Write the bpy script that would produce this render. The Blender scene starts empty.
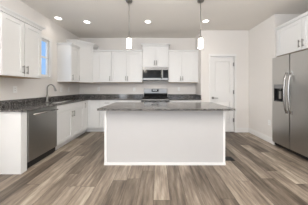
import bpy, bmesh, math, random
from mathutils import Vector, Matrix
random.seed(4)
S = bpy.context.scene
COL = S.collection
PI = math.pi

# ------------------------------------------------------------------ camera
cam_d = bpy.data.cameras.new('camera')
cam_d.sensor_width = 36.0
cam_d.lens = 142.0 / 308.0 * 36.0
cam_d.shift_x = -4.0 / 308.0
cam_d.shift_y = -14.8 / 308.0
cam_d.clip_start = 0.05
cam = bpy.data.objects.new('camera', cam_d)
cam.location = (0, 0, 1.22)
cam.rotation_euler = (PI / 2, 0, 0)
COL.objects.link(cam)
S.camera = cam

# ------------------------------------------------------------------ world, exposure, large lights
S.view_settings.view_transform = 'Standard'
S.view_settings.look = 'None'
S.view_settings.gamma = 1.0
S.view_settings.use_curve_mapping = False
S.view_settings.exposure = 0.14

w = bpy.data.worlds.new('sky')
S.world = w
w.use_nodes = True
nt = w.node_tree
bg = nt.nodes['Background']
tc = nt.nodes.new('ShaderNodeTexCoord')
sep = nt.nodes.new('ShaderNodeSeparateXYZ')
rp = nt.nodes.new('ShaderNodeValToRGB')
nt.links.new(tc.outputs['Generated'], sep.inputs[0])
nt.links.new(sep.outputs['Z'], rp.inputs[0])
rp.color_ramp.elements[0].position = 0.0
rp.color_ramp.elements[0].color = (0.36, 0.57, 0.88, 1)
rp.color_ramp.elements[1].position = 0.6
rp.color_ramp.elements[1].color = (0.22, 0.45, 0.9, 1)
nt.links.new(rp.outputs[0], bg.inputs[0])
bg.inputs[1].default_value = 1.0

def area(name, loc, rot, sx, sy, power, color):
    l = bpy.data.lights.new(name, 'AREA')
    l.shape = 'RECTANGLE'; l.size = sx; l.size_y = sy
    l.energy = power; l.color = color
    o = bpy.data.objects.new(name, l)
    o.location = loc; o.rotation_euler = rot
    COL.objects.link(o)
    return o
# daylight through the two wide windows of the living side behind the camera
area('window_daylight_a', (-1.15, -3.45, 1.45), (PI / 2, 0, 0), 2.0, 1.9, 20, (0.97, 0.985, 1.0))
area('window_daylight_b', (1.25, -3.45, 1.45), (PI / 2, 0, 0), 2.0, 1.9, 20, (0.99, 0.985, 1.0))
# added upward fill, out of view, bounced off the ceiling for ambient light
area('added_ceiling_bounce', (0.0, 0.1, 1.9), (PI, 0, 0), 2.6, 1.2, 135, (0.97, 0.98, 1.0))
area('added_side_fill', (-2.40, -0.95, 1.4), (0, -PI / 2, 0), 1.7, 2.0, 60, (0.98, 0.985, 1.0))  # added fill from the left, brightens the right wall
# added overhead fill behind the camera, stands for no known fixture
area('added_overhead_fill', (0.0, -1.2, 2.7), (0, 0, 0), 2.0, 2.0, 32, (0.98, 0.98, 1.0))
# daylight of the kitchen window
area('kitchen_window_daylight', (-3.5, 2.3, 2.3), (0, -1.25, 0.5), 1.2, 1.2, 10, (0.92, 0.96, 1.0))

# ------------------------------------------------------------------ materials
def newmat(name):
    m = bpy.data.materials.new(name); m.use_nodes = True
    return m, m.node_tree, m.node_tree.nodes['Principled BSDF']

def simple(name, col, rough=0.5, metal=0.0, noise=0.03, scale=6.0, bump=0.0, stretch=(1, 1, 1), spec=None):
    m, t, b = newmat(name)
    tc = t.nodes.new('ShaderNodeTexCoord')
    mp = t.nodes.new('ShaderNodeMapping'); mp.inputs['Scale'].default_value = stretch
    n = t.nodes.new('ShaderNodeTexNoise'); n.inputs['Scale'].default_value = scale
    n.inputs['Detail'].default_value = 3
    t.links.new(tc.outputs['Object'], mp.inputs[0]); t.links.new(mp.outputs[0], n.inputs[0])
    r = t.nodes.new('ShaderNodeValToRGB')
    lo = [max(0, c * (1 - noise)) for c in col]; hi = [min(1, c * (1 + noise)) for c in col]
    r.color_ramp.elements[0].color = (*lo, 1); r.color_ramp.elements[1].color = (*hi, 1)
    t.links.new(n.outputs['Fac'], r.inputs[0]); t.links.new(r.outputs[0], b.inputs['Base Color'])
    b.inputs['Roughness'].default_value = rough
    b.inputs['Metallic'].default_value = metal
    if spec is not None: b.inputs['Specular IOR Level'].default_value = spec
    if bump:
        bp = t.nodes.new('ShaderNodeBump'); bp.inputs['Strength'].default_value = bump
        bp.inputs['Distance'].default_value = 0.002
        t.links.new(n.outputs['Fac'], bp.inputs['Height']); t.links.new(bp.outputs[0], b.inputs['Normal'])
    return m

def emis(name, col, strength):
    m, t, b = newmat(name)
    b.inputs['Base Color'].default_value = (0.9, 0.9, 0.88, 1)
    b.inputs['Emission Color'].default_value = (*col, 1)
    b.inputs['Emission Strength'].default_value = strength
    return m

M_wall = simple('wall_paint', (0.81, 0.78, 0.745), 0.85, noise=0.015, scale=40, bump=0.05, spec=0.2)
M_ceil = simple('ceiling_paint', (0.80, 0.765, 0.715), 0.9, noise=0.015, scale=60, bump=0.05, spec=0.15)
M_trim = simple('white_trim_paint', (0.83, 0.82, 0.80), 0.4, noise=0.01)
M_cook = simple('black_enamel', (0.008, 0.008, 0.008), 0.6, noise=0.1, spec=0.15)
M_cab = simple('white_cabinet_paint', (0.79, 0.79, 0.78), 0.38, noise=0.012)
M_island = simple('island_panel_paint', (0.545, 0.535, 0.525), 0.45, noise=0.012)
M_tan = simple('maple_underside', (0.42, 0.29, 0.17), 0.6, noise=0.2, scale=8, stretch=(1, 12, 1))
M_nickel = simple('brushed_nickel', (0.30, 0.29, 0.27), 0.32, 1.0, noise=0.08, scale=60)
M_pull = simple('dark_nickel_pull', (0.30, 0.29, 0.28), 0.4, 1.0, noise=0.08, scale=60)
M_steel = simple('stainless_steel', (0.55, 0.54, 0.52), 0.30, 1.0, noise=0.04, scale=5, stretch=(40, 40, 1))
M_steel_a = simple('appliance_steel', (0.27, 0.265, 0.255), 0.28, 1.0, noise=0.04, scale=5, stretch=(1, 1, 40))
M_steel_d = simple('dark_stainless_steel', (0.40, 0.395, 0.375), 0.34, 1.0, noise=0.05, scale=5, stretch=(1, 1, 40))
M_bright = simple('bright_steel', (0.42, 0.415, 0.40), 0.25, 1.0, noise=0.03)
M_black = simple('black_plastic', (0.012, 0.012, 0.013), 0.4, noise=0.2)
M_glassblk = simple('black_glass', (0.010, 0.010, 0.010), 0.12, noise=0.1, spec=0.2)
M_iron = simple('cast_iron', (0.02, 0.02, 0.02), 0.6, noise=0.2, scale=50)
M_grey = simple('grey_plastic', (0.25, 0.25, 0.25), 0.4)
M_plate = simple('white_plastic', (0.9, 0.9, 0.88), 0.35, noise=0.01)
M_slot = simple('dark_slot', (0.08, 0.08, 0.08), 0.5)
M_hinge = simple('satin_hinge', (0.35, 0.34, 0.33), 0.35, 1.0)
M_lens = emis('lit_lens', (1.0, 0.95, 0.88), 6.0)
M_shade = emis('lit_opal_glass', (1.0, 0.94, 0.86), 2.2)
M_disp = emis('lit_display_marks', (0.8, 0.9, 0.9), 0.7)

def granite():
    m, t, b = newmat('speckled_granite')
    tc = t.nodes.new('ShaderNodeTexCoord')
    v = t.nodes.new('ShaderNodeTexVoronoi'); v.inputs['Scale'].default_value = 140
    n = t.nodes.new('ShaderNodeTexNoise'); n.inputs['Scale'].default_value = 22; n.inputs['Detail'].default_value = 6
    n.inputs['Roughness'].default_value = 0.7
    t.links.new(tc.outputs['Object'], v.inputs[0]); t.links.new(tc.outputs['Object'], n.inputs[0])
    sp = t.nodes.new('ShaderNodeSeparateColor'); t.links.new(v.outputs['Color'], sp.inputs[0])
    mx = t.nodes.new('ShaderNodeMath'); mx.operation = 'MULTIPLY_ADD'
    mx.inputs[1].default_value = 0.55
    ml = t.nodes.new('ShaderNodeMath'); ml.operation = 'MULTIPLY'; ml.inputs[1].default_value = 0.5
    t.links.new(n.outputs['Fac'], ml.inputs[0]); t.links.new(sp.outputs[0], mx.inputs[0]); t.links.new(ml.outputs[0], mx.inputs[2])
    r = t.nodes.new('ShaderNodeValToRGB'); r.color_ramp.interpolation = 'LINEAR'
    e = r.color_ramp.elements
    e[0].position = 0.22; e[0].color = (0.022, 0.021, 0.02, 1)
    e[1].position = 0.8; e[1].color = (0.42, 0.40, 0.38, 1)
    for p, c in ((0.42, (0.022, 0.021, 0.02, 1)), (0.52, (0.055, 0.051, 0.047, 1)), (0.66, (0.12, 0.113, 0.105, 1))):
        q = e.new(p); q.color = c
    t.links.new(mx.outputs[0], r.inputs[0]); t.links.new(r.outputs[0], b.inputs['Base Color'])
    b.inputs['Roughness'].default_value = 0.10
    b.inputs['IOR'].default_value = 1.6
    return m
M_granite = granite()

def floor_mat():
    m, t, b = newmat('oak_plank_floor')
    L = t.links.new
    tc = t.nodes.new('ShaderNodeTexCoord')
    sp = t.nodes.new('ShaderNodeSeparateXYZ'); L(tc.outputs['Object'], sp.inputs[0])
    def math_(op, a, bb=None, c=None):
        q = t.nodes.new('ShaderNodeMath'); q.operation = op
        for i, v in enumerate((a, bb, c)):
            if v is None: continue
            if isinstance(v, (int, float)): q.inputs[i].default_value = v
            else: L(v, q.inputs[i])
        return q.outputs[0]
    W, LEN = 0.18, 1.22
    u = math_('DIVIDE', math_('ADD', sp.outputs[0], 20.03), W)
    row = math_('FLOOR', u)
    wn = t.nodes.new('ShaderNodeTexWhiteNoise'); wn.noise_dimensions = '1D'; L(row, wn.inputs['W'])
    v = math_('ADD', math_('DIVIDE', math_('ADD', sp.outputs[1], 20.0), LEN), math_('MULTIPLY', wn.outputs[0], 5.3))
    idx = math_('FLOOR', v)
    cb = t.nodes.new('ShaderNodeCombineXYZ'); L(row, cb.inputs[0]); L(idx, cb.inputs[1])
    wn2 = t.nodes.new('ShaderNodeTexWhiteNoise'); wn2.noise_dimensions = '2D'; L(cb.outputs[0], wn2.inputs['Vector'])
    tone = wn2.outputs['Value']
    # grain: long streaks, shifted per plank
    cb2 = t.nodes.new('ShaderNodeCombineXYZ')
    L(math_('MULTIPLY', sp.outputs[0], 1.0), cb2.inputs[0]); L(math_('MULTIPLY', sp.outputs[1], 0.11), cb2.inputs[1])
    L(math_('MULTIPLY', tone, 37.0), cb2.inputs[2])
    n1 = t.nodes.new('ShaderNodeTexNoise'); n1.inputs['Scale'].default_value = 22; n1.inputs['Detail'].default_value = 5
    n1.inputs['Roughness'].default_value = 0.65
    L(cb2.outputs[0], n1.inputs[0])
    cb3 = t.nodes.new('ShaderNodeCombineXYZ')
    L(math_('MULTIPLY', sp.outputs[0], 1.0), cb3.inputs[0]); L(math_('MULTIPLY', sp.outputs[1], 0.3), cb3.inputs[1])
    L(math_('MULTIPLY', tone, 11.0), cb3.inputs[2])
    n2 = t.nodes.new('ShaderNodeTexNoise'); n2.inputs['Scale'].default_value = 5; n2.inputs['Detail'].default_value = 2
    L(cb3.outputs[0], n2.inputs[0])
    f = math_('ADD', math_('MULTIPLY', tone, 0.36), math_('ADD', math_('MULTIPLY', n1.outputs['Fac'], 1.05), math_('MULTIPLY', n2.outputs['Fac'], 0.5)))
    f = math_('MULTIPLY', math_('SUBTRACT', f, 0.585), 1.25)
    r = t.nodes.new('ShaderNodeValToRGB'); e = r.color_ramp.elements
    e[0].position = 0.08; e[0].color = (0.070, 0.052, 0.038, 1)
    e[1].position = 0.95; e[1].color = (0.50, 0.43, 0.34, 1)
    q = e.new(0.38); q.color = (0.168, 0.133, 0.101, 1)
    q = e.new(0.62); q.color = (0.278, 0.224, 0.174, 1)
    L(f, r.inputs[0])
    fu = math_('FRACT', u); fv = math_('FRACT', v)
    eu = math_('MINIMUM', fu, math_('SUBTRACT', 1.0, fu)); ev = math_('MINIMUM', fv, math_('SUBTRACT', 1.0, fv))
    seam = math_('MINIMUM', math_('MULTIPLY', eu, W), math_('MULTIPLY', ev, LEN))
    s = math_('LESS_THAN', seam, 0.0018)
    mx = t.nodes.new('ShaderNodeMix'); mx.data_type = 'RGBA'
    L(math_('MULTIPLY', s, 0.9), mx.inputs[0]); L(r.outputs[0], mx.inputs[6]); mx.inputs[7].default_value = (0.04, 0.028, 0.02, 1)
    L(mx.outputs[2], b.inputs['Base Color'])
    b.inputs['Roughness'].default_value = 0.42
    b.inputs['Specular IOR Level'].default_value = 0.4
    bp = t.nodes.new('ShaderNodeBump'); bp.inputs['Strength'].default_value = 0.12; bp.inputs['Distance'].default_value = 0.002
    L(n1.outputs['Fac'], bp.inputs['Height']); L(bp.outputs[0], b.inputs['Normal'])
    return m
M_floor = floor_mat()

def glass_mat():
    m, t, b = newmat('window_glass')
    b.inputs['Base Color'].default_value = (1, 1, 1, 1)
    b.inputs['Roughness'].default_value = 0.0
    b.inputs['Transmission Weight'].default_value = 1.0
    b.inputs['IOR'].default_value = 1.02
    return m
M_glass = glass_mat()

# ------------------------------------------------------------------ mesh helpers
def box(bm, x0, x1, y0, y1, z0, z1, bev=0.0):
    r = bmesh.ops.create_cube(bm, size=1.0)
    vs = r['verts']
    bmesh.ops.scale(bm, vec=(x1 - x0, y1 - y0, z1 - z0), verts=vs)
    bmesh.ops.translate(bm, vec=((x0 + x1) / 2, (y0 + y1) / 2, (z0 + z1) / 2), verts=vs)
    if bev:
        es = list({e for v in vs for e in v.link_edges})
        bmesh.ops.bevel(bm, geom=es, offset=bev, segments=2, affect='EDGES', profile=0.6)

def tube(bm, pts, rad, seg=12, cap=True):
    """tube along a list of points; rad is a number or one radius per point"""
    pts = [Vector(p) for p in pts]
    n = len(pts)
    rads = rad if isinstance(rad, (list, tuple)) else [rad] * n
    rings = []
    up = None
    for i, p in enumerate(pts):
        d = (pts[min(i + 1, n - 1)] - pts[max(i - 1, 0)]).normalized()
        if up is None:
            up = Vector((0, 0, 1)) if abs(d.z) < 0.9 else Vector((1, 0, 0))
        a = (up - d * up.dot(d)).normalized(); c = d.cross(a); up = a
        rings.append([bm.verts.new(p + (a * math.cos(t) + c * math.sin(t)) * rads[i])
                      for t in [2 * PI * k / seg for k in range(seg)]])
    for i in range(n - 1):
        for k in range(seg):
            f = bm.faces.new((rings[i][k], rings[i][(k + 1) % seg], rings[i + 1][(k + 1) % seg], rings[i + 1][k]))
            f.smooth = True
    if cap:
        bm.faces.new(rings[0][::-1]); bm.faces.new(rings[-1])

def lathe(bm, prof, cx=0, cy=0, seg=28, axis='z'):
    """prof: (radius, height) pairs"""
    rings = []
    for r, h in prof:
        ring = []
        for k in range(seg):
            t = 2 * PI * k / seg
            a, b_ = r * math.cos(t), r * math.sin(t)
            co = (cx + a, cy + b_, h) if axis == 'z' else (cx + a, h, cy + b_)
            ring.append(bm.verts.new(co))
        rings.append(ring)
    for i in range(len(rings) - 1):
        for k in range(seg):
            f = bm.faces.new((rings[i][k], rings[i][(k + 1) % seg], rings[i + 1][(k + 1) % seg], rings[i + 1][k]))
            f.smooth = True
    if prof[0][0] > 1e-6: bm.faces.new(rings[0][::-1])
    if prof[-1][0] > 1e-6: bm.faces.new(rings[-1])

def cells(bm, us, vs, filled, w0, w1, mp):
    """closed slab made of grid cells: only its outer faces; mp(u,v,w)->xyz"""
    V = {}
    def vert(i, j, k):
        if (i, j, k) not in V: V[(i, j, k)] = bm.verts.new(mp(us[i], vs[j], (w0, w1)[k]))
        return V[(i, j, k)]
    nu, nv = len(us) - 1, len(vs) - 1
    fl = lambda i, j: 0 <= i < nu and 0 <= j < nv and filled(i, j)
    for i in range(nu):
        for j in range(nv):
            if not fl(i, j): continue
            bm.faces.new([vert(i, j, 1), vert(i + 1, j, 1), vert(i + 1, j + 1, 1), vert(i, j + 1, 1)])
            bm.faces.new([vert(i, j, 0), vert(i, j + 1, 0), vert(i + 1, j + 1, 0), vert(i + 1, j, 0)])
            if not fl(i - 1, j): bm.faces.new([vert(i, j, 0), vert(i, j, 1), vert(i, j + 1, 1), vert(i, j + 1, 0)])
            if not fl(i + 1, j): bm.faces.new([vert(i + 1, j, 0), vert(i + 1, j + 1, 0), vert(i + 1, j + 1, 1), vert(i + 1, j, 1)])
            if not fl(i, j - 1): bm.faces.new([vert(i, j, 0), vert(i + 1, j, 0), vert(i + 1, j, 1), vert(i, j, 1)])
            if not fl(i, j + 1): bm.faces.new([vert(i, j + 1, 0), vert(i, j + 1, 1), vert(i + 1, j + 1, 1), vert(i + 1, j + 1, 0)])

def prism(bm, poly, z0, z1, poly_top=None):
    top = poly_top or poly
    a = [bm.verts.new((x, y, z0)) for x, y in poly]
    b_ = [bm.verts.new((x, y, z1)) for x, y in top]
    bm.faces.new(a[::-1]); bm.faces.new(b_)
    n = len(poly)
    for i in range(n):
        bm.faces.new((a[i], a[(i + 1) % n], b_[(i + 1) % n], b_[i]))

def obj(name, bm, mat, parent=None, **props):
    bmesh.ops.recalc_face_normals(bm, faces=bm.faces[:])
    me = bpy.data.meshes.new(name); bm.to_mesh(me); bm.free()
    me.materials.append(mat)
    o = bpy.data.objects.new(name, me); COL.objects.link(o)
    if parent is not None: o.parent = parent
    for k, v in props.items(): o[k] = v
    return o

def B(*boxes, bev=0.0):
    bm = bmesh.new()
    for b_ in boxes: box(bm, *b_, bev=bev)
    return bm

def thing(name, label, cat, loc=(0, 0, 0), rz=0.0, group=None):
    o = bpy.data.objects.new(name, None); COL.objects.link(o)
    o.empty_display_size = 0.1
    o.location = loc; o.rotation_euler = (0, 0, rz)
    o['label'] = label; o['category'] = cat
    if group: o['group'] = group
    return o

def struct(name, bm, mat, parent=None):
    o = obj(name, bm, mat, parent)
    if parent is None: o['kind'] = 'structure'
    return o

def copy_tree(o, parent=None):
    c = o.copy(); COL.objects.link(c)
    if parent is not None: c.parent = parent
    for ch in list(o.children): copy_tree(ch, c)
    return c

# ------------------------------------------------------------------ room dimensions
XL, XR, YB, YP, XP, H = -2.48, 2.49, 4.48, 3.89, 1.18, 2.79
YR = -3.6          # rear wall of the living side
ZC = 0.914         # worktop height

# floor / ceiling
struct('floor', B((XL - 0.15, 3.35, YR - 0.15, YB + 0.15, -0.1, 0.0)), M_floor)
struct('ceiling', B((XL - 0.15, 3.35, YR - 0.15, YB + 0.15, H, H + 0.1)), M_ceil)
# left wall with the kitchen window opening and an added unseen one
WY0, WY1, WZ0, WZ1 = 2.46, 3.235, 1.47, 2.28
bm = bmesh.new()
cells(bm, [YR, -2.0, 0.1, WY0, WY1, YB], [0, 0.5, WZ0, WZ1, H], lambda i, j: not ((i == 3 and j == 2) or (i == 1 and j in (1, 2))), XL - 0.062, XL, lambda u, v, w_: (w_, u, v))
struct('wall_left', bm, M_wall)
struct('wall_back', B((XL - 0.15, XP, YB, YB + 0.15, 0, H)), M_wall)
# pantry: side wall and front wall with door opening
DX0, DX1, DZ = 1.452, 2.082, 2.07
bm = bmesh.new()
cells(bm, [XP, DX0 - 0.012, DX1 + 0.012, XR + 0.12], [0, DZ + 0.012, H], lambda i, j: not (i == 1 and j == 0), YP, YP + 0.12, lambda u, v, w_: (u, w_, v))
struct('wall_pantry', bm, M_wall)
struct('wall_pantry_side', B((XP, XP + 0.12, YP + 0.12, YB + 0.15, 0, H)), M_wall)
# right wall and the fridge alcove
AY0, AY1, AX = 1.93, 3.03, 3.22
struct('wall_right', B((XR, XR + 0.12, AY1, YP, 0, H), (XR + 0.12, AX + 0.13, AY1, AY1 + 0.12, 0, H),
                       (AX, AX + 0.13, AY0, AY1, 0, H), (XR, AX + 0.13, AY0 - 0.12, AY0, 0, H),
                       (XR, XR + 0.12, YR, AY0 - 0.12, 0, H)), M_wall)
# rear wall with two wide windows
bm = bmesh.new()
cells(bm, [XL, -2.15, -0.15, 0.25, 2.25, XR + 0.12], [0, 0.5, 2.4, H], lambda i, j: not (i in (1, 3) and j == 1), YR - 0.15, YR, lambda u, v, w_: (u, w_, v))
struct('wall_rear', bm, M_wall)

# baseboards
def board(name, x0, x1, y0, y1):
    bm = B((x0, x1, y0, y1, 0, 0.10))
    cx0, cx1, cy0, cy1 = x0, x1, y0, y1
    if x1 - x0 < y1 - y0: box(bm, x0 + 0.006, x1, y0, y1, 0.10, 0.125)
    else: box(bm, x0, x1, y0 + 0.006, y1, 0.10, 0.125)
    return struct(name, bm, M_trim)
board('baseboard_right', XR - 0.016, XR, AY1 + 0.001, YP - 0.001)
board('baseboard_pantry', DX1 + 0.06, XR - 0.017, YP - 0.016, YP)
board('baseboard_pantry_left', XP + 0.001, DX0 - 0.06, YP - 0.016, YP)
board('baseboard_left', XL, XL + 0.016, YR + 0.001, 1.9)
# white end trim down the fridge alcove corner
struct('trim_1', B((XR - 0.012, XR, AY1 - 0.001, AY1 + 0.045, 0.126, 1.86)), M_trim)

# kitchen window
win = struct('window_1', B((XL - 0.06, XL - 0.02, WY0, WY0 + 0.03, WZ0, WZ1), (XL - 0.06, XL - 0.02, WY1 - 0.03, WY1, WZ0, WZ1),
                           (XL - 0.06, XL - 0.02, WY0 + 0.03, WY1 - 0.03, WZ0, WZ0 + 0.04), (XL - 0.06, XL - 0.02, WY0 + 0.03, WY1 - 0.03, WZ1 - 0.04, WZ1),
                           (XL - 0.052, XL - 0.026, WY0 + 0.03, WY1 - 0.03, 1.875, 1.91)), M_trim)
struct('glass', B((XL - 0.042, XL - 0.036, WY0 + 0.025, WY1 - 0.025, WZ0 + 0.035, WZ1 - 0.035)), M_glass, win)
cw = 0.07
sw = struct('window_4', B((XL - 0.05, XL - 0.01, -2.0, -1.94, 0.5, WZ1), (XL - 0.05, XL - 0.01, 0.04, 0.1, 0.5, WZ1), (XL - 0.05, XL - 0.01, -0.98, -0.92, 0.56, WZ1 - 0.06),  # added window behind the camera, made up to let in the side fill
                          (XL - 0.05, XL - 0.01, -1.94, 0.04, 0.5, 0.56), (XL - 0.05, XL - 0.01, -1.94, 0.04, WZ1 - 0.06, WZ1)), M_trim)
struct('glass', B((XL - 0.033, XL - 0.027, -1.95, 0.05, 0.55, WZ1 - 0.05)), M_glass, sw)
struct('trim_2', B((XL, XL + 0.018, WY0 - cw, WY0, WZ0, WZ1), (XL, XL + 0.018, WY1, WY1 + cw, WZ0, WZ1),
                   (XL, XL + 0.022, WY0 - cw, WY1 + cw, WZ1, WZ1 + cw), (XL, XL + 0.035, WY0 - cw - 0.01, WY1 + cw + 0.01, WZ0 - 0.022, WZ0),
                   (XL, XL + 0.016, WY0 - cw, WY1 + cw, WZ0 - 0.05, WZ0 - 0.022)), M_trim)
for i, (a, b_) in enumerate(((-2.15, -0.15), (0.25, 2.25))):
    m = (a + b_) / 2
    wr = struct('window_%d' % (i + 2), B((a, a + 0.06, YR - 0.1, YR - 0.03, 0.5, 2.4), (b_ - 0.06, b_, YR - 0.1, YR - 0.03, 0.5, 2.4),
                                         (a + 0.06, b_ - 0.06, YR - 0.1, YR - 0.03, 0.5, 0.56), (a + 0.06, b_ - 0.06, YR - 0.1, YR - 0.03, 2.34, 2.4),
                                         (m - 0.03, m + 0.03, YR - 0.1, YR - 0.03, 0.56, 2.34)), M_trim)
    struct('glass', B((a + 0.05, b_ - 0.05, YR - 0.07, YR - 0.064, 0.55, 2.35)), M_glass, wr)

# pantry door
def panel_door_bm(x0, x1, z0, z1, yf, th, panels, step=0.018):
    """front skin with recessed, raised-centre panels"""
    bm = bmesh.new()
    xs = sorted({x0, x1, *[p[0] for p in panels], *[p[1] for p in panels]})
    zs = sorted({z0, z1, *[p[2] for p in panels], *[p[3] for p in panels]})
    def filled(i, j):
        cx, cz = (xs[i] + xs[i + 1]) / 2, (zs[j] + zs[j + 1]) / 2
        return not any(p[0] < cx < p[1] and p[2] < cz < p[3] for p in panels)
    cells(bm, xs, zs, filled, yf, yf + th, lambda u, v, w_: (u, w_, v))
    for p in panels:
        box(bm, p[0], p[1], yf + step, yf + th, p[2], p[3])
    return bm
door = struct('door_1', panel_door_bm(DX0, DX1, 0.01, DZ, YP + 0.02, 0.035,
              [(DX0 + 0.11, DX1 - 0.11, 1.07, 1.95), (DX0 + 0.11, DX1 - 0.11, 0.22, 0.85)]), M_trim)
for z0, z1 in ((1.07, 1.95), (0.22, 0.85)):
    struct('door_panel', B((DX0 + 0.145, DX1 - 0.145, YP + 0.024, YP + 0.0375, z0 + 0.035, z1 - 0.035), bev=0.004), M_trim, door)
bm = bmesh.new()
hx, hz = DX0 + 0.06, 0.94
lathe(bm, [(0.03, YP + 0.012), (0.033, YP + 0.016), (0.033, YP + 0.02)], hx, hz, axis='y')
tube(bm, [(hx, YP + 0.014, hz), (hx, YP - 0.03, hz), (hx + 0.012, YP - 0.04, hz), (hx + 0.12, YP - 0.036, hz - 0.003)], [0.011, 0.011, 0.011, 0.008])
struct('door_handle', bm, M_pull, door)
for z in (1.86, 1.10, 0.33):
    bm = B((DX1 - 0.02, DX1 + 0.012, YP + 0.008, YP + 0.0195, z - 0.05, z + 0.05))
    tube(bm, [(DX1 + 0.002, YP + 0.004, z - 0.052), (DX1 + 0.002, YP + 0.004, z + 0.052)], 0.008)
    struct('hinge', bm, M_hinge, door)
c = 0.058
struct('trim_3', B((DX0 - c, DX0 - 0.004, YP - 0.018, YP, 0, DZ), (DX1 + 0.013, DX1 + c, YP - 0.018, YP, 0, DZ),
                   (DX0 - c, DX1 + c, YP - 0.018, YP, DZ + 0.005, DZ + 0.07)), M_trim)

# ------------------------------------------------------------------ cabinets
def pull(parent, x, z, length=0.13, horizontal=False, y=0.0, mat=None):
    """bar pull; y is the face it stands on"""
    bm = bmesh.new()
    h = length / 2
    a, b_ = ((x - h, y - 0.03, z), (x + h, y - 0.03, z)) if horizontal else ((x, y - 0.03, z - h), (x, y - 0.03, z + h))
    tube(bm, [a, b_], 0.0065, 10)
    for s in (-0.7, 0.7):
        c_ = (x + s * h, z) if horizontal else (x, z + s * h)
        tube(bm, [(c_[0], y, c_[1]), (c_[0], y - 0.03, c_[1])], 0.005, 8)
    return obj('handle', bm, mat or M_pull, parent)

def shaker(bm, x0, x1, z0, z1, y0=-0.02, th=0.019, fr=0.057, rec=0.013):
    fr = min(fr, (x1 - x0) * 0.3, (z1 - z0) * 0.3)
    cells(bm, [x0, x0 + fr, x1 - fr, x1], [z0, z0 + fr, z1 - fr, z1], lambda i, j: not (i == 1 and j == 1),
          y0, y0 + th, lambda u, v, w_: (u, w_, v))
    box(bm, x0 + fr, x1 - fr, y0 + rec, y0 + th, z0 + fr, z1 - fr)

def door_part(root, name, x0, x1, z0, z1, handle=None, flat=False):
    g = 0.003
    bm = bmesh.new()
    if flat: box(bm, x0 + g, x1 - g, -0.02, -0.001, z0 + g, z1 - g, bev=0.003)
    else: shaker(bm, x0 + g, x1 - g, z0 + g, z1 - g)
    d = obj(name, bm, M_cab, root)
    if handle:
        hx_, hz_, hor = handle
        pull(d, hx_, hz_, horizontal=hor, y=-0.02)
    return d

def crown(root, wd, dp, z0, hgt, out, left, right):
    """stepped crown moulding around front and open sides"""
    bm = bmesh.new()
    l0 = lambda o: -o if left else 0.0005
    r0 = lambda o: wd + o if right else wd - 0.0005
    def ring(o): return [(l0(o), dp - 0.001), (l0(o), -0.021 - o), (r0(o), -0.021 - o), (r0(o), dp - 0.001)]
    a, b_ = 0.006, out
    prism(bm, ring(a), z0, z0 + hgt * 0.22)
    prism(bm, ring(a), z0 + hgt * 0.22, z0 + hgt * 0.5, ring(a + (b_ - a) * 0.35))
    prism(bm, ring(a + (b_ - a) * 0.35), z0 + hgt * 0.5, z0 + hgt * 0.78, ring(b_ * 0.92))
    prism(bm, ring(b_), z0 + hgt * 0.78, z0 + hgt)
    return obj('crown_moulding', bm, M_cab, root)

def upper(label, loc, rz, wd, dp, z0, z1, doors, crown_spec, group='white wall cabinets', hlow=True):
    """wall cabinet; local x along the front, front at local y=0 facing -y; doors: list of (x0,x1,handle side or None)"""
    t = thing('wall_cabinet', label, 'cabinet', (loc[0], loc[1], z0), rz, group)
    h = z1 - z0
    obj('body', B((0.0005, wd - 0.0005, 0, dp - 0.001, 0.006, h)), M_cab, t)
    obj('bottom_panel', B((0.003, wd - 0.003, 0.003, dp - 0.003, 0.0, 0.0055)), M_tan, t)
    for x0, x1, side in doors:
        hd = None
        if side: hd = (x0 + 0.03 if side == 'l' else x1 - 0.03, 0.12, False)
        door_part(t, 'door', x0, x1, 0.008, h - 0.012, hd)
    if crown_spec:
        ch, co, l, r = crown_spec
        crown(t, wd, dp, h + 0.0005, ch, co, l, r)
    return t

XF = -1.92            # face of the left run of base cabinets (door front plane)
YF = 3.87             # face of the back run
UXF = XL + 0.325      # carcass front of left uppers
UYF = YB - 0.325
G = 0.001
R90 = PI / 2
# left wall, near the camera (front faces +x; local x -> +y)
def left_upper(label, y0, y1, z0, z1, doors, cs):
    return upper(label, (UXF, y0), R90, y1 - y0, 0.325 - G, z0, z1, doors, cs)
left_upper('white two-door wall cabinet on the left wall, nearer the camera than the window', 1.93, 2.61, 1.385, 2.27,
           [(0.005, 0.338, 'r'), (0.342, 0.675, 'l')], (0.055, 0.045, True, True))
left_upper('narrow white wall cabinet between the window and the tall corner cabinet', 3.49, 3.868, 1.36, 2.27,
           [(0.005, 0.374, 'l')], (0.05, 0.03, True, False))
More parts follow.
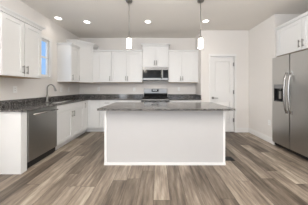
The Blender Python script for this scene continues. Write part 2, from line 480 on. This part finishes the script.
# diagonal corner cabinet
def corner_cabinet():
    z0, z1 = 1.36, 2.455
    t = thing('corner_wall_cabinet', 'tall white wall cabinet set diagonally across the left back corner', 'cabinet', (XL, YB, z0), 0, 'white wall cabinets')
    h = z1 - z0
    poly = [(G, -G), (G, -0.61), (0.275, -0.61), (0.575, -0.31), (0.575, -G)]
    bm = bmesh.new(); prism(bm, poly, 0.006, h); obj('body', bm, M_cab, t)
    bm = bmesh.new(); prism(bm, [(0.004, -0.004), (0.004, -0.606), (0.273, -0.606), (0.571, -0.308), (0.571, -0.004)], 0, 0.0055)
    obj('bottom_panel', bm, M_tan, t)
    # door on the diagonal
    L_ = 0.30 * math.sqrt(2)
    bm = bmesh.new(); shaker(bm, 0.012, L_ - 0.012, 0.01, h - 0.012)
    d = obj('door', bm, M_cab, t); d.location = (0.275, -0.61, 0); d.rotation_euler = (0, 0, PI / 4)
    pull(d, 0.045, 0.12, y=-0.02)
    def ring(o):
        k = o * 0.4142; q = 0.021
        return [(G, -G), (G, -0.61 - o), (0.275 + k, -0.61 - o), (0.575 + o, -0.31 - k), (0.575 + o, -G)]
    bm = bmesh.new()
    prism(bm, ring(0.012), h + 0.0005, h + 0.015)
    prism(bm, ring(0.012), h + 0.015, h + 0.035, ring(0.025))
    prism(bm, ring(0.025), h + 0.035, h + 0.052, ring(0.036))
    prism(bm, ring(0.038), h + 0.052, h + 0.067)
    obj('crown_moulding', bm, M_cab, t)
corner_cabinet()
def back_upper(label, x0, x1, z0, z1, doors, cs):
    return upper(label, (x0, UYF), 0, x1 - x0, 0.325 - G, z0, z1, doors, cs)
back_upper('single-door white wall cabinet on the back wall beside the diagonal corner cabinet', -1.903, -1.365, 1.37, 2.28,
           [(0.135, 0.535, 'r')], (0.04, 0.015, False, False))
back_upper('two-door white wall cabinet on the back wall, left of the microwave', -1.363, -0.456, 1.37, 2.28,
           [(0.004, 0.452, 'r'), (0.455, 0.903, 'l')], (0.04, 0.015, False, False))
back_upper('tall two-door white wall cabinet above the microwave', -0.455, 0.308, 1.822, 2.43,
           [(0.01, 0.380, 'r'), (0.383, 0.753, 'l')], (0.065, 0.045, True, True))
back_upper('two-door white wall cabinet on the back wall, right of the microwave', 0.309, XP - G, 1.37, 2.28,
           [(0.004, 0.375, 'r'), (0.378, 0.749, 'l')], (0.04, 0.015, False, False))
# over the fridge (faces -x; local x -> -y)
upper('white two-door cabinet above the refrigerator on the right', (XR + 0.03, AY1 - 0.004), -R90, 1.085, 0.62, 1.875, 2.44,
      [(0.03, 0.555, 'r'), (0.558, 1.08, 'l')], (0.045, 0.02, False, False))

def base(label, loc, rz, wd, dp, layout, toe=True, toe_d=0.055):
    t = thing('base_cabinet', label, 'cabinet', (loc[0], loc[1], 0), rz, 'white base cabinets')
    h = ZC - 0.031
    obj('body', B((0.0005, wd - 0.0005, 0, dp - 0.001, 0.105, h)), M_cab, t)
    obj('toe_kick', B((0.0005, wd - 0.0005, toe_d, dp - 0.002, 0.0, 0.1045)), M_cab, t)
    for kind, x0, x1, z0, z1, hd in layout:
        door_part(t, kind, x0, x1, z0, z1, hd, flat=(kind != 'door'))
    return t
TOPZ = ZC - 0.036
# left run: end panel/filler, sink cabinet, corner cabinet
cf = XF - 0.02
t = thing('end_panel', 'plain white end panel at the near end of the left base run', 'cabinet panel', (XL, 2.0, 0))
obj('panel', B((0.002, XF - XL - 0.014, 0, 0.02, 0, ZC - 0.031), bev=0.001), M_cab, t)
obj('filler_strip', B((XF - XL - 0.07, XF - XL - 0.012, 0.021, 0.094, 0, ZC - 0.031)), M_cab, t)
base('white sink base cabinet with a false drawer front and two doors, right of the dishwasher', (cf, 2.70), R90, 0.98, cf - XL - G,
     [('drawer_front', 0.006, 0.974, 0.735, TOPZ, None), ('door', 0.006, 0.488, 0.11, 0.73, (0.455, 0.64, False)), ('door', 0.492, 0.974, 0.11, 0.73, (0.524, 0.64, False))])
# corner (L-shaped lazy susan cabinet)
def corner_base():
    h = ZC - 0.031
    t = thing('corner_base_cabinet', 'white corner base cabinet with a folding door in the left back corner', 'cabinet', (XL, YB, 0), 0, 'white base cabinets')
    fx = cf - XL; fy = -(YB - YF - 0.02)
    y_end = 3.682 - YB; x_end = -1.602 - XL
    L_ = lambda d: [(G, -G), (G, y_end), (fx - d, y_end), (fx - d, fy + d), (x_end, fy + d), (x_end, -G)]
    bm = bmesh.new(); prism(bm, L_(0), 0.105, h); obj('body', bm, M_cab, t)
    bm = bmesh.new(); prism(bm, L_(0.055), 0, 0.1045); obj('toe_kick', bm, M_cab, t)
    wl = (fy + 0.0) - y_end
    bm = bmesh.new(); shaker(bm, 0.003, wl - 0.022, 0.112, TOPZ)
    d = obj('door', bm, M_cab, t); d.location = (fx, y_end, 0); d.rotation_euler = (0, 0, R90)
    pull(d, 0.035, 0.76, y=-0.02)
    bm = bmesh.new(); shaker(bm, 0.022, x_end - fx - 0.003, 0.112, TOPZ)
    d = obj('door', bm, M_cab, t); d.location = (fx, fy, 0)
corner_base()
bf = YF + 0.02
def back_base(label, x0, x1, layout): return base(label, (x0, bf), 0, x1 - x0, YB - bf - G, layout)
def std(wd, n):
    out = []
    if n == 1: out = [('drawer', 0.006, wd - 0.006, 0.735, TOPZ, (wd / 2, 0.805, True)), ('door', 0.006, wd - 0.006, 0.11, 0.73, (wd - 0.04, 0.64, False))]
    else:
        m_ = wd / 2
        out = [('drawer', 0.006, m_ - 0.002, 0.735, TOPZ, (m_ / 2, 0.805, True)), ('drawer', m_ + 0.002, wd - 0.006, 0.735, TOPZ, (m_ * 1.5, 0.805, True)),
               ('door', 0.006, m_ - 0.002, 0.11, 0.73, (m_ - 0.035, 0.64, False)), ('door', m_ + 0.002, wd - 0.006, 0.11, 0.73, (m_ + 0.035, 0.64, False))]
    return out
back_base('white one-drawer base cabinet on the back wall beside the corner cabinet, partly behind the island', -1.6, -1.16, std(0.44, 1))
back_base('white base cabinet on the back wall just left of the range, behind the island', -1.158, -0.462, std(0.696, 2))
back_base('white base cabinet on the back wall, right of the range behind the island', 0.315, XP - G, std(XP - 0.316, 2))

# ------------------------------------------------------------------ worktops
# L-shaped worktop with sink cut-out
SX0, SX1, SY0, SY1 = -2.32, -1.995, 2.80, 3.52
wt = thing('countertop', 'dark speckled granite L-shaped countertop on the left and back base cabinets', 'countertop', (XL, YB, ZC - 0.03), 0, 'speckled granite countertops')
bm = bmesh.new()
xs = [XL + G, SX0, SX1, XF + 0.025, -0.458]
ys = [1.975, SY0, SY1, YF - 0.025, YB - G]
def fill(i, j):
    if i == 3 and j < 3: return False
    return not (i == 1 and j == 1)
cells(bm, xs, ys, fill, 0.0, 0.03, lambda u, v, w_: (u - XL, v - YB, w_))
obj('slab', bm, M_granite, wt)
obj('backsplash', B((0.002, 0.022, 1.975 - YB, -0.023, 0.0305, 0.132)), M_granite, wt)
obj('backsplash', B((0.002, -0.458 - XL, -0.022, -0.002, 0.0305, 0.132)), M_granite, wt)
wt = thing('countertop', 'short speckled granite countertop on the back wall, right of the range', 'countertop', (0.313, YF - 0.025, ZC - 0.03), 0, 'speckled granite countertops')
obj('slab', B((0, XP - 0.314, 0, YB - YF + 0.024, 0, 0.03), bev=0.002), M_granite, wt)
obj('backsplash', B((0, XP - 0.314, YB - YF + 0.003, YB - YF + 0.023, 0.0305, 0.132)), M_granite, wt)
obj('side_splash', B((XP - 0.336, XP - 0.316, 0.02, YB - YF + 0.002, 0.0305, 0.132)), M_granite, wt)

# sink
sk = thing('sink', 'stainless undermount sink in the left countertop below the faucet', 'sink', (SX0, SY0, ZC - 0.031))
bm = bmesh.new()
w_, d_ = SX1 - SX0, SY1 - SY0
for b_ in ((0.0, w_, 0, d_, -0.2, -0.196), (0.0, 0.004, 0, d_, -0.196, -0.001), (w_ - 0.004, w_, 0, d_, -0.196, -0.001),
           (0.004, w_ - 0.004, 0, 0.004, -0.196, -0.001), (0.004, w_ - 0.004, d_ - 0.004, d_, -0.196, -0.001)): box(bm, *b_)
obj('basin', bm, M_steel, sk)
bm = bmesh.new(); lathe(bm, [(0.045, -0.1955), (0.045, -0.192), (0.03, -0.191)], w_ / 2, d_ / 2); obj('drain', bm, M_bright, sk)

# faucet
fa = thing('faucet', 'tall gooseneck pull-down faucet in brushed nickel at the back of the sink', 'faucet', (-2.395, 3.07, ZC))
bm = bmesh.new()
lathe(bm, [(0.030, 0.0005), (0.030, 0.006), (0.022, 0.012), (0.022, 0.05), (0.020, 0.14), (0.013, 0.15)])
obj('base', bm, M_nickel, fa)
pts = [(0, 0, 0.14), (0, 0, 0.29)]
Rr = 0.082
for k in range(1, 13):
    a = PI - k * (PI * 0.86) / 12
    pts.append((Rr + Rr * math.cos(a), -0.012 * k / 12, 0.29 + Rr * math.sin(a)))
bm = bmesh.new(); tube(bm, pts, 0.0125, 14); obj('spout', bm, M_nickel, fa)
e = Vector(pts[-1])
bm = bmesh.new(); tube(bm, [e + Vector((-0.004, 0, 0.01)), e + Vector((0.012, 0, -0.03)), e + Vector((0.036, 0, -0.09)), e + Vector((0.038, 0, -0.095))], [0.0135, 0.017, 0.021, 0.015], 14)
obj('spray_head', bm, M_pull, fa)
bm = bmesh.new(); tube(bm, [(0.0, 0.015, 0.075), (0.0, 0.04, 0.08)], 0.011, 10); tube(bm, [(0.0, 0.035, 0.08), (0.02, 0.06, 0.13)], [0.007, 0.005], 8)
obj('lever', bm, M_nickel, fa)

# ------------------------------------------------------------------ island
IX0, IX1, IY0, IY1 = -0.847, 1.061, 2.24, 2.98
isl = thing('kitchen_island', 'white panelled kitchen island with a speckled granite top in the middle of the floor', 'kitchen island', ((IX0 + IX1) / 2, (IY0 + IY1) / 2, 0))
ox, oy = (IX0 + IX1) / 2, (IY0 + IY1) / 2
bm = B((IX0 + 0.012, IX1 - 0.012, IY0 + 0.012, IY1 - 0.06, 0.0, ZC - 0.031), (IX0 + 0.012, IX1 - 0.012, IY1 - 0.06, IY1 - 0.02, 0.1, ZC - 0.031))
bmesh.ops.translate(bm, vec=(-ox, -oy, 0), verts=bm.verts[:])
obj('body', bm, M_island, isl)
def ipart(name, boxes, mat, bev=0.0):
    bm = B(*boxes, bev=bev); bmesh.ops.translate(bm, vec=(-ox, -oy, 0), verts=bm.verts[:]); return obj(name, bm, mat, isl)
ipart('corner_trim', [(IX0, IX0 + 0.035, IY0, IY0 + 0.0115, 0.036, ZC - 0.032), (IX0, IX0 + 0.0115, IY0 + 0.012, IY0 + 0.04, 0.036, ZC - 0.032)], M_trim)
ipart('corner_trim', [(IX1 - 0.03, IX1, IY0, IY0 + 0.0115, 0.036, ZC - 0.032), (IX1 - 0.0115, IX1, IY0 + 0.012, IY0 + 0.04, 0.036, ZC - 0.032)], M_trim)
ipart('shoe_moulding', [(IX0 - 0.004, IX1 + 0.004, IY0 - 0.006, IY0 + 0.0115, 0, 0.035), (IX0 - 0.004, IX0 + 0.0115, IY0 + 0.012, IY1 - 0.06, 0, 0.035), (IX1 - 0.0115, IX1 + 0.004, IY0 + 0.012, IY1 - 0.06, 0, 0.035)], M_trim)
wi = (IX1 - IX0 - 0.024) / 3
for k in range(3):
    x0 = IX0 + 0.012 + k * wi
    for kind, z0, z1 in (('drawer', 0.735, TOPZ), ('door', 0.11, 0.73)):
        bm = bmesh.new()
        if kind == 'drawer': box(bm, x0 + 0.003, x0 + wi - 0.003, IY1 - 0.0195, IY1, z0, z1, bev=0.003)
        else:
            shaker(bm, -(x0 + wi - 0.003), -(x0 + 0.003), z0, z1, y0=-IY1)
            bmesh.ops.rotate(bm, cent=(0, 0, 0), matrix=Matrix.Rotation(PI, 3, 'Z'), verts=bm.verts[:])
        bmesh.ops.translate(bm, vec=(-ox, -oy, 0), verts=bm.verts[:])
        dd = obj(kind, bm, M_cab, isl)
        bm = bmesh.new()
        xx = x0 + wi / 2 if kind == 'drawer' else x0 + wi - 0.05
        if kind == 'drawer':
            tube(bm, [(xx - 0.065, IY1 + 0.03, 0.805), (xx + 0.065, IY1 + 0.03, 0.805)], 0.0065, 10)
            for s in (-0.045, 0.045): tube(bm, [(xx + s, IY1, 0.805), (xx + s, IY1 + 0.03, 0.805)], 0.005, 8)
        else:
            tube(bm, [(xx, IY1 + 0.03, 0.57), (xx, IY1 + 0.03, 0.70)], 0.0065, 10)
            for s in (0.59, 0.68): tube(bm, [(xx, IY1, s), (xx, IY1 + 0.03, s)], 0.005, 8)
        bmesh.ops.translate(bm, vec=(-ox, -oy, 0), verts=bm.verts[:])
        obj('handle', bm, M_pull, dd)
it = obj('island_countertop', B((-0.89 - ox, 1.13 - ox, 2.07 - oy, 3.0 - oy, ZC - 0.030, ZC), bev=0.004), M_granite, isl)
it['label'] = 'speckled granite island top'

# ------------------------------------------------------------------ dishwasher
dw = thing('dishwasher', 'dark stainless dishwasher with a bar handle in the left base run', 'dishwasher', (XF, 2.096, 0), R90)
W_ = 0.602
obj('tub', B((0.002, W_ - 0.002, 0.03, 0.53, 0.02, 0.878)), M_black, dw)
d = obj('door', B((0.004, W_ - 0.004, -0.003, 0.029, 0.115, 0.874), bev=0.004), M_steel_d, dw)
bm = bmesh.new()
tube(bm, [(0.04, -0.045, 0.815), (W_ - 0.04, -0.045, 0.815)], 0.012, 12)
for x in (0.07, W_ - 0.07): tube(bm, [(x, -0.003, 0.815), (x, -0.045, 0.815)], 0.009, 8)
obj('handle', bm, M_bright, d)
obj('toe_kick', B((0.004, W_ - 0.004, 0.05, 0.062, 0.0, 0.112)), M_black, dw)

# ------------------------------------------------------------------ range
RX0, RX1 = -0.455, 0.309
rg = thing('kitchen_range', 'stainless steel cooking range with a black cooktop against the back wall', 'oven range', (RX0, 0, 0))
RW = RX1 - RX0
y0 = YF - 0.03
obj('body', B((0.002, RW - 0.002, y0 + 0.02, YB - 0.03, 0.03, 0.905)), M_grey, rg)
for x in (0.05, RW - 0.05):
    for y in (y0 + 0.08, YB - 0.08):
        bm = bmesh.new(); lathe(bm, [(0.018, 0), (0.018, 0.03)], x, y, 12); obj('foot', bm, M_black, rg)
ct = obj('cooktop', B((0.001, RW - 0.001, y0 - 0.005, YB - 0.085, 0.906, 0.922), bev=0.003), M_cook, rg)
for gx in (0.03, 0.27, 0.51):
    bm = bmesh.new()
    gx1 = gx + 0.225
    ya, yb = y0 + 0.03, YB - 0.11
    for a in (gx + 0.006, gx1 - 0.006): tube(bm, [(a, ya, 0.944), (a, yb, 0.944)], 0.006, 6)
    for y in (ya, (ya + yb) / 2, yb): tube(bm, [(gx, y, 0.944), (gx1, y, 0.944)], 0.006, 6)
    for y in (ya * 0.72 + yb * 0.28, ya * 0.28 + yb * 0.72):
        tube(bm, [(gx + 0.05, y, 0.944), (gx1 - 0.05, y, 0.944)], 0.005, 6)
        tube(bm, [((gx + gx1) / 2, y - 0.07, 0.944), ((gx + gx1) / 2, y + 0.07, 0.944)], 0.005, 6)
    for a in (gx + 0.006, gx1 - 0.006):
        for y in (ya, yb): tube(bm, [(a, y, 0.9225), (a, y, 0.944)], 0.006, 6)
    obj('grate', bm, M_iron, ct)
for bx_ in (0.145, RW - 0.145):
    for by in (y0 + 0.17, YB - 0.25):
        bm = bmesh.new(); lathe(bm, [(0.05, 0.9225), (0.05, 0.928), (0.035, 0.93), (0.035, 0.936)], bx_, by, 20); obj('burner', bm, M_iron, ct)
bk = obj('backguard', B((0.02, RW - 0.02, YB - 0.08, YB - 0.02, 0.906, 1.195), bev=0.008), M_steel_a, rg)
obj('vent_panel', B((0.02, RW - 0.02, YB - 0.098, YB - 0.0805, 0.923, 1.045), bev=0.004), M_cook, bk)
dp_ = obj('display', B((0.255, 0.475, YB - 0.086, YB - 0.0805, 1.095, 1.17), bev=0.002), M_glassblk, bk)
for q in range(4):
    x = 0.30 + q * 0.034
    obj('clock_mark', B((x, x + 0.014, YB - 0.0875, YB - 0.0865, 1.135, 1.155)), M_disp, dp_)
cp = obj('control_panel', B((0.002, RW - 0.002, y0 - 0.012, y0 + 0.019, 0.80, 0.905), bev=0.006), M_steel_a, rg)
for k in range(5):
    x = 0.09 + k * (RW - 0.18) / 4
    bm = bmesh.new(); lathe(bm, [(0.026, y0 - 0.0125), (0.026, y0 - 0.02), (0.021, y0 - 0.024), (0.019, y0 - 0.05), (0.01, y0 - 0.052)], x, 0.855, 18, 'y')
    obj('knob', bm, M_bright, cp)
od = obj('oven_door', B((0.004, RW - 0.004, y0 - 0.008, y0 + 0.019, 0.25, 0.795), bev=0.004), M_steel_a, rg)
obj('oven_window', B((0.13, RW - 0.13, y0 - 0.011, y0 - 0.0085, 0.36, 0.66)), M_glassblk, od)
bm = bmesh.new(); tube(bm, [(0.05, y0 - 0.055, 0.745), (RW - 0.05, y0 - 0.055, 0.745)], 0.012, 12)
for x in (0.08, RW - 0.08): tube(bm, [(x, y0 - 0.008, 0.745), (x, y0 - 0.055, 0.745)], 0.009, 8)
obj('handle', bm, M_bright, od)
obj('drawer', B((0.004, RW - 0.004, y0 - 0.004, y0 + 0.019, 0.06, 0.245), bev=0.004), M_steel_a, rg)

# ------------------------------------------------------------------ microwave
mw = thing('microwave', 'stainless over-the-range microwave with a black glass door under the tall cabinet', 'microwave', (-0.453, YB - 0.40, 1.435))
MWW, MH = 0.76, 0.383
obj('body', B((0.001, MWW - 0.001, 0.03, 0.398, 0.004, MH)), M_grey, mw)
vg = obj('vent_grille', B((0.002, MWW - 0.002, 0.002, 0.029, MH - 0.07, MH - 0.001), bev=0.004), M_steel_a, mw)
for k in range(3): obj('slot', B((0.04, MWW - 0.04, 0.0, 0.0015, MH - 0.055 + k * 0.015, MH - 0.050 + k * 0.015)), M_black, vg)
md = obj('door', B((0.002, 0.575, 0.0, 0.029, 0.004, MH - 0.072), bev=0.005), M_steel_a, mw)
obj('door_window', B((0.012, 0.545, -0.003, -0.0005, 0.062, MH - 0.085), bev=0.001), M_glassblk, md)
bm = bmesh.new(); tube(bm, [(0.56, -0.04, 0.04), (0.56, -0.04, MH - 0.095)], 0.011, 12)
for z in (0.065, MH - 0.12): tube(bm, [(0.56, -0.0005, z), (0.56, -0.04, z)], 0.008, 8)
obj('handle', bm, M_bright, md)
mp_ = obj('control_panel', B((0.577, MWW - 0.002, 0.0, 0.029, 0.004, MH - 0.072), bev=0.004), M_steel_a, mw)
kp = obj('keypad', B((0.595, MWW - 0.014, -0.003, -0.0005, 0.062, MH - 0.085), bev=0.001), M_glassblk, mp_)

# ------------------------------------------------------------------ refrigerator (faces -x; local x -> -y)
fr = thing('refrigerator', 'stainless side-by-side refrigerator with a water dispenser, in the right wall alcove', 'refrigerator', (2.43, 3.02, 0), -R90)
FW, FH = 0.91, 1.845
obj('cabinet', B((0.006, FW - 0.006, 0.075, 0.74, 0.02, FH - 0.02)), M_grey, fr)
obj('door_gasket', B((0.008, FW - 0.008, 0.0685, 0.0745, 0.09, FH - 0.025)), M_black, fr)
obj('base_grille', B((0.01, FW - 0.01, 0.045, 0.073, 0.02, 0.075)), M_black, fr)
for x in (0.05, FW - 0.05):
    for y in (0.12, 0.68):
        bm = bmesh.new(); lathe(bm, [(0.02, 0), (0.02, 0.02)], x, y, 12); obj('foot', bm, M_black, fr)
FS = 0.398; GAP = 0.006
# freezer door with dispenser recess
bm = bmesh.new()
cells(bm, [0.002, 0.045, 0.285, FS - GAP], [0.085, 0.94, 1.29, FH], lambda i, j: not (i == 1 and j == 1), 0.0, 0.068, lambda u, v, w_: (u, w_, v))
box(bm, 0.045, 0.285, 0.055, 0.068, 0.94, 1.29)
fd = obj('freezer_door', bm, M_steel, fr)
obj('fridge_door', B((FS + GAP, FW - 0.002, 0.0, 0.068, 0.085, FH), bev=0.006), M_steel, fr)
dpn = obj('dispenser', B((0.047, 0.283, -0.004, 0.02, 1.205, 1.288), bev=0.003), M_grey, fd)
obj('recess_lining', B((0.047, 0.283, 0.048, 0.0545, 0.945, 1.204), (0.047, 0.052, 0.002, 0.048, 0.945, 1.204), (0.278, 0.283, 0.002, 0.048, 0.945, 1.204),
                       (0.052, 0.278, 0.002, 0.048, 0.945, 0.952)), M_black, dpn)
bm = bmesh.new(); box(bm, 0.14, 0.20, 0.02, 0.03, 1.0, 1.15); obj('paddle', bm, M_nickel, dpn)
bm = bmesh.new(); tube(bm, [(0.17, 0.028, 1.204), (0.17, 0.028, 1.17)], [0.018, 0.01], 10); obj('spout', bm, M_nickel, dpn)
def fridge_handle(x, parent):
    bm = bmesh.new()
    pts, rr = [], []
    for k in range(15):
        u = k / 14
        pts.append((x, -0.012 - 0.055 * (math.sin(PI * u) ** 0.5), 0.75 + 0.74 * u)); rr.append(0.016)
    tube(bm, pts, rr, 12)
    for z in (0.762, 1.478): box(bm, x - 0.014, x + 0.014, -0.028, -0.0005, z - 0.03, z + 0.03)
    return obj('handle', bm, M_bright, parent)
fridge_handle(FS - 0.045, fd)
fridge_handle(FS + 0.045, [o for o in fr.children if o.name.startswith('fridge_door')][0])

# ------------------------------------------------------------------ lights
def downlight(label, x, y, power=9):
    t = thing('recessed_ceiling_light', label, 'ceiling light', (x, y, H), 0, 'lit recessed ceiling lights')
    bm = bmesh.new(); lathe(bm, [(0.085, -0.0005), (0.083, -0.008), (0.066, -0.010), (0.064, -0.0005)]); obj('trim_ring', bm, M_trim, t)
    bm = bmesh.new(); lathe(bm, [(0.063, -0.001), (0.063, -0.006), (0.04, -0.009)]); obj('lens', bm, M_lens, t)
    l = bpy.data.lights.new('downlight_lamp', 'SPOT'); l.energy = power; l.spot_size = 2.4; l.spot_blend = 0.9
    l.shadow_soft_size = 0.06; l.color = (1.0, 0.93, 0.85)
    o = bpy.data.objects.new('downlight_lamp', l); o.location = (x, y, H - 0.03); COL.objects.link(o)
    o.parent = t; o.location = (0, 0, -0.03)
    return t
downlight('lit recessed ceiling light near the left wall, above the sink', -2.25, 3.20, 4)
downlight('lit recessed ceiling light left of the left pendant, in front of the diagonal corner cabinet', -1.69, 3.38)
downlight('lit recessed ceiling light between the two pendants', -0.24, 3.37)
downlight('lit recessed ceiling light in line with the right pendant rod', 1.12, 3.34)

def pendant(label, x, y):
    t = thing('pendant_light', label, 'pendant light', (x, y, H), 0, 'pendant lights over the island')
    bm = bmesh.new(); lathe(bm, [(0.06, -0.0005), (0.06, -0.012), (0.052, -0.03), (0.02, -0.038), (0.008, -0.05)]); obj('canopy', bm, M_nickel, t)
    bm = bmesh.new(); tube(bm, [(0, 0, -0.04), (0, 0, -0.66)], 0.0055, 10); obj('rod', bm, M_nickel, t)
    bm = bmesh.new(); lathe(bm, [(0.012, -0.645), (0.024, -0.652), (0.026, -0.683), (0.0, -0.684)]); obj('socket_cap', bm, M_nickel, t)
    bm = bmesh.new()
    lathe(bm, [(0.024, -0.686), (0.040, -0.69), (0.044, -0.70), (0.044, -0.78), (0.044, -0.850), (0.041, -0.856), (0.0385, -0.85), (0.0385, -0.70), (0.024, -0.692)])
    obj('glass_shade', bm, M_shade, t)
    l = bpy.data.lights.new('pendant_lamp', 'POINT'); l.energy = 5; l.shadow_soft_size = 0.03; l.color = (1.0, 0.92, 0.83)
    o = bpy.data.objects.new('pendant_lamp', l); COL.objects.link(o); o.parent = t; o.location = (0, 0, -0.90)
    return t
pendant('left one of the two pendants over the island, lit white glass cylinder on a rod', -0.52, 2.55)
pendant('right one of the two pendants over the island, lit white glass cylinder on a rod', 0.765, 2.55)

# ------------------------------------------------------------------ outlets
def outlet(label, loc, rz, switch=False, wide=False):
    hw = 0.058 if wide else 0.036
    t = thing('wall_switch' if switch else 'wall_outlet', label, 'light switch' if switch else 'outlet', loc, rz, None if switch else 'white wall outlets')
    obj('cover_plate', B((-hw, hw, -0.006, -0.0005, -0.058, 0.058), bev=0.002), M_plate, t)
    for cx in ((-0.023, 0.023) if wide else (0,)):
        if switch:
            obj('rocker', B((cx - 0.016, cx + 0.016, -0.010, -0.0062, -0.033, 0.033), bev=0.001), M_trim, t)
        else:
            for z in (-0.02, 0.02):
                f = obj('receptacle', B((cx - 0.016, cx + 0.016, -0.009, -0.0062, z - 0.014, z + 0.014), bev=0.001), M_plate, t)
                obj('slot', B((cx - 0.009, cx - 0.006, -0.0098, -0.0092, z - 0.006, z + 0.006), (cx + 0.006, cx + 0.009, -0.0098, -0.0092, z - 0.006, z + 0.006)), M_slot, f)
    return t
outlet('white outlet on the back wall below the single-door cabinet, left of the range', (-1.87, YB, 1.185), 0)
outlet('white outlet on the back wall just left of the range', (-0.75, YB, 1.165), 0)
outlet('white outlet on the back wall right of the range', (0.66, YB, 1.18), 0)
outlet('white outlet on the left wall below the near wall cabinet', (XL, 2.46, 1.19), R90)
outlet('white outlet on the left wall just beyond the window, below the narrow cabinet', (XL, 3.63, 1.17), R90)
outlet('white outlet on the left wall close to the back corner', (XL, 3.95, 1.17), R90)
outlet('white outlet low on the right wall beside the refrigerator', (XR, 3.17, 0.44), -R90)

# floor register
t = thing('floor_register', 'black floor vent register on the planks by the island corner', 'floor vent', (1.16, 2.44, 0))
obj('frame', B((-0.125, 0.125, -0.065, -0.05, 0.0005, 0.006), (-0.125, 0.125, 0.05, 0.065, 0.0005, 0.006), (-0.125, -0.11, -0.05, 0.05, 0.0005, 0.006), (0.11, 0.125, -0.05, 0.05, 0.0005, 0.006)), M_black, t)
bm = bmesh.new()
for k in range(13): box(bm, -0.108 + k * 0.0175, -0.102 + k * 0.0175, -0.05, 0.05, 0.001, 0.005)
box(bm, -0.11, 0.11, -0.05, 0.05, 0.0003, 0.0008)
obj('louvre', bm, M_black, t)
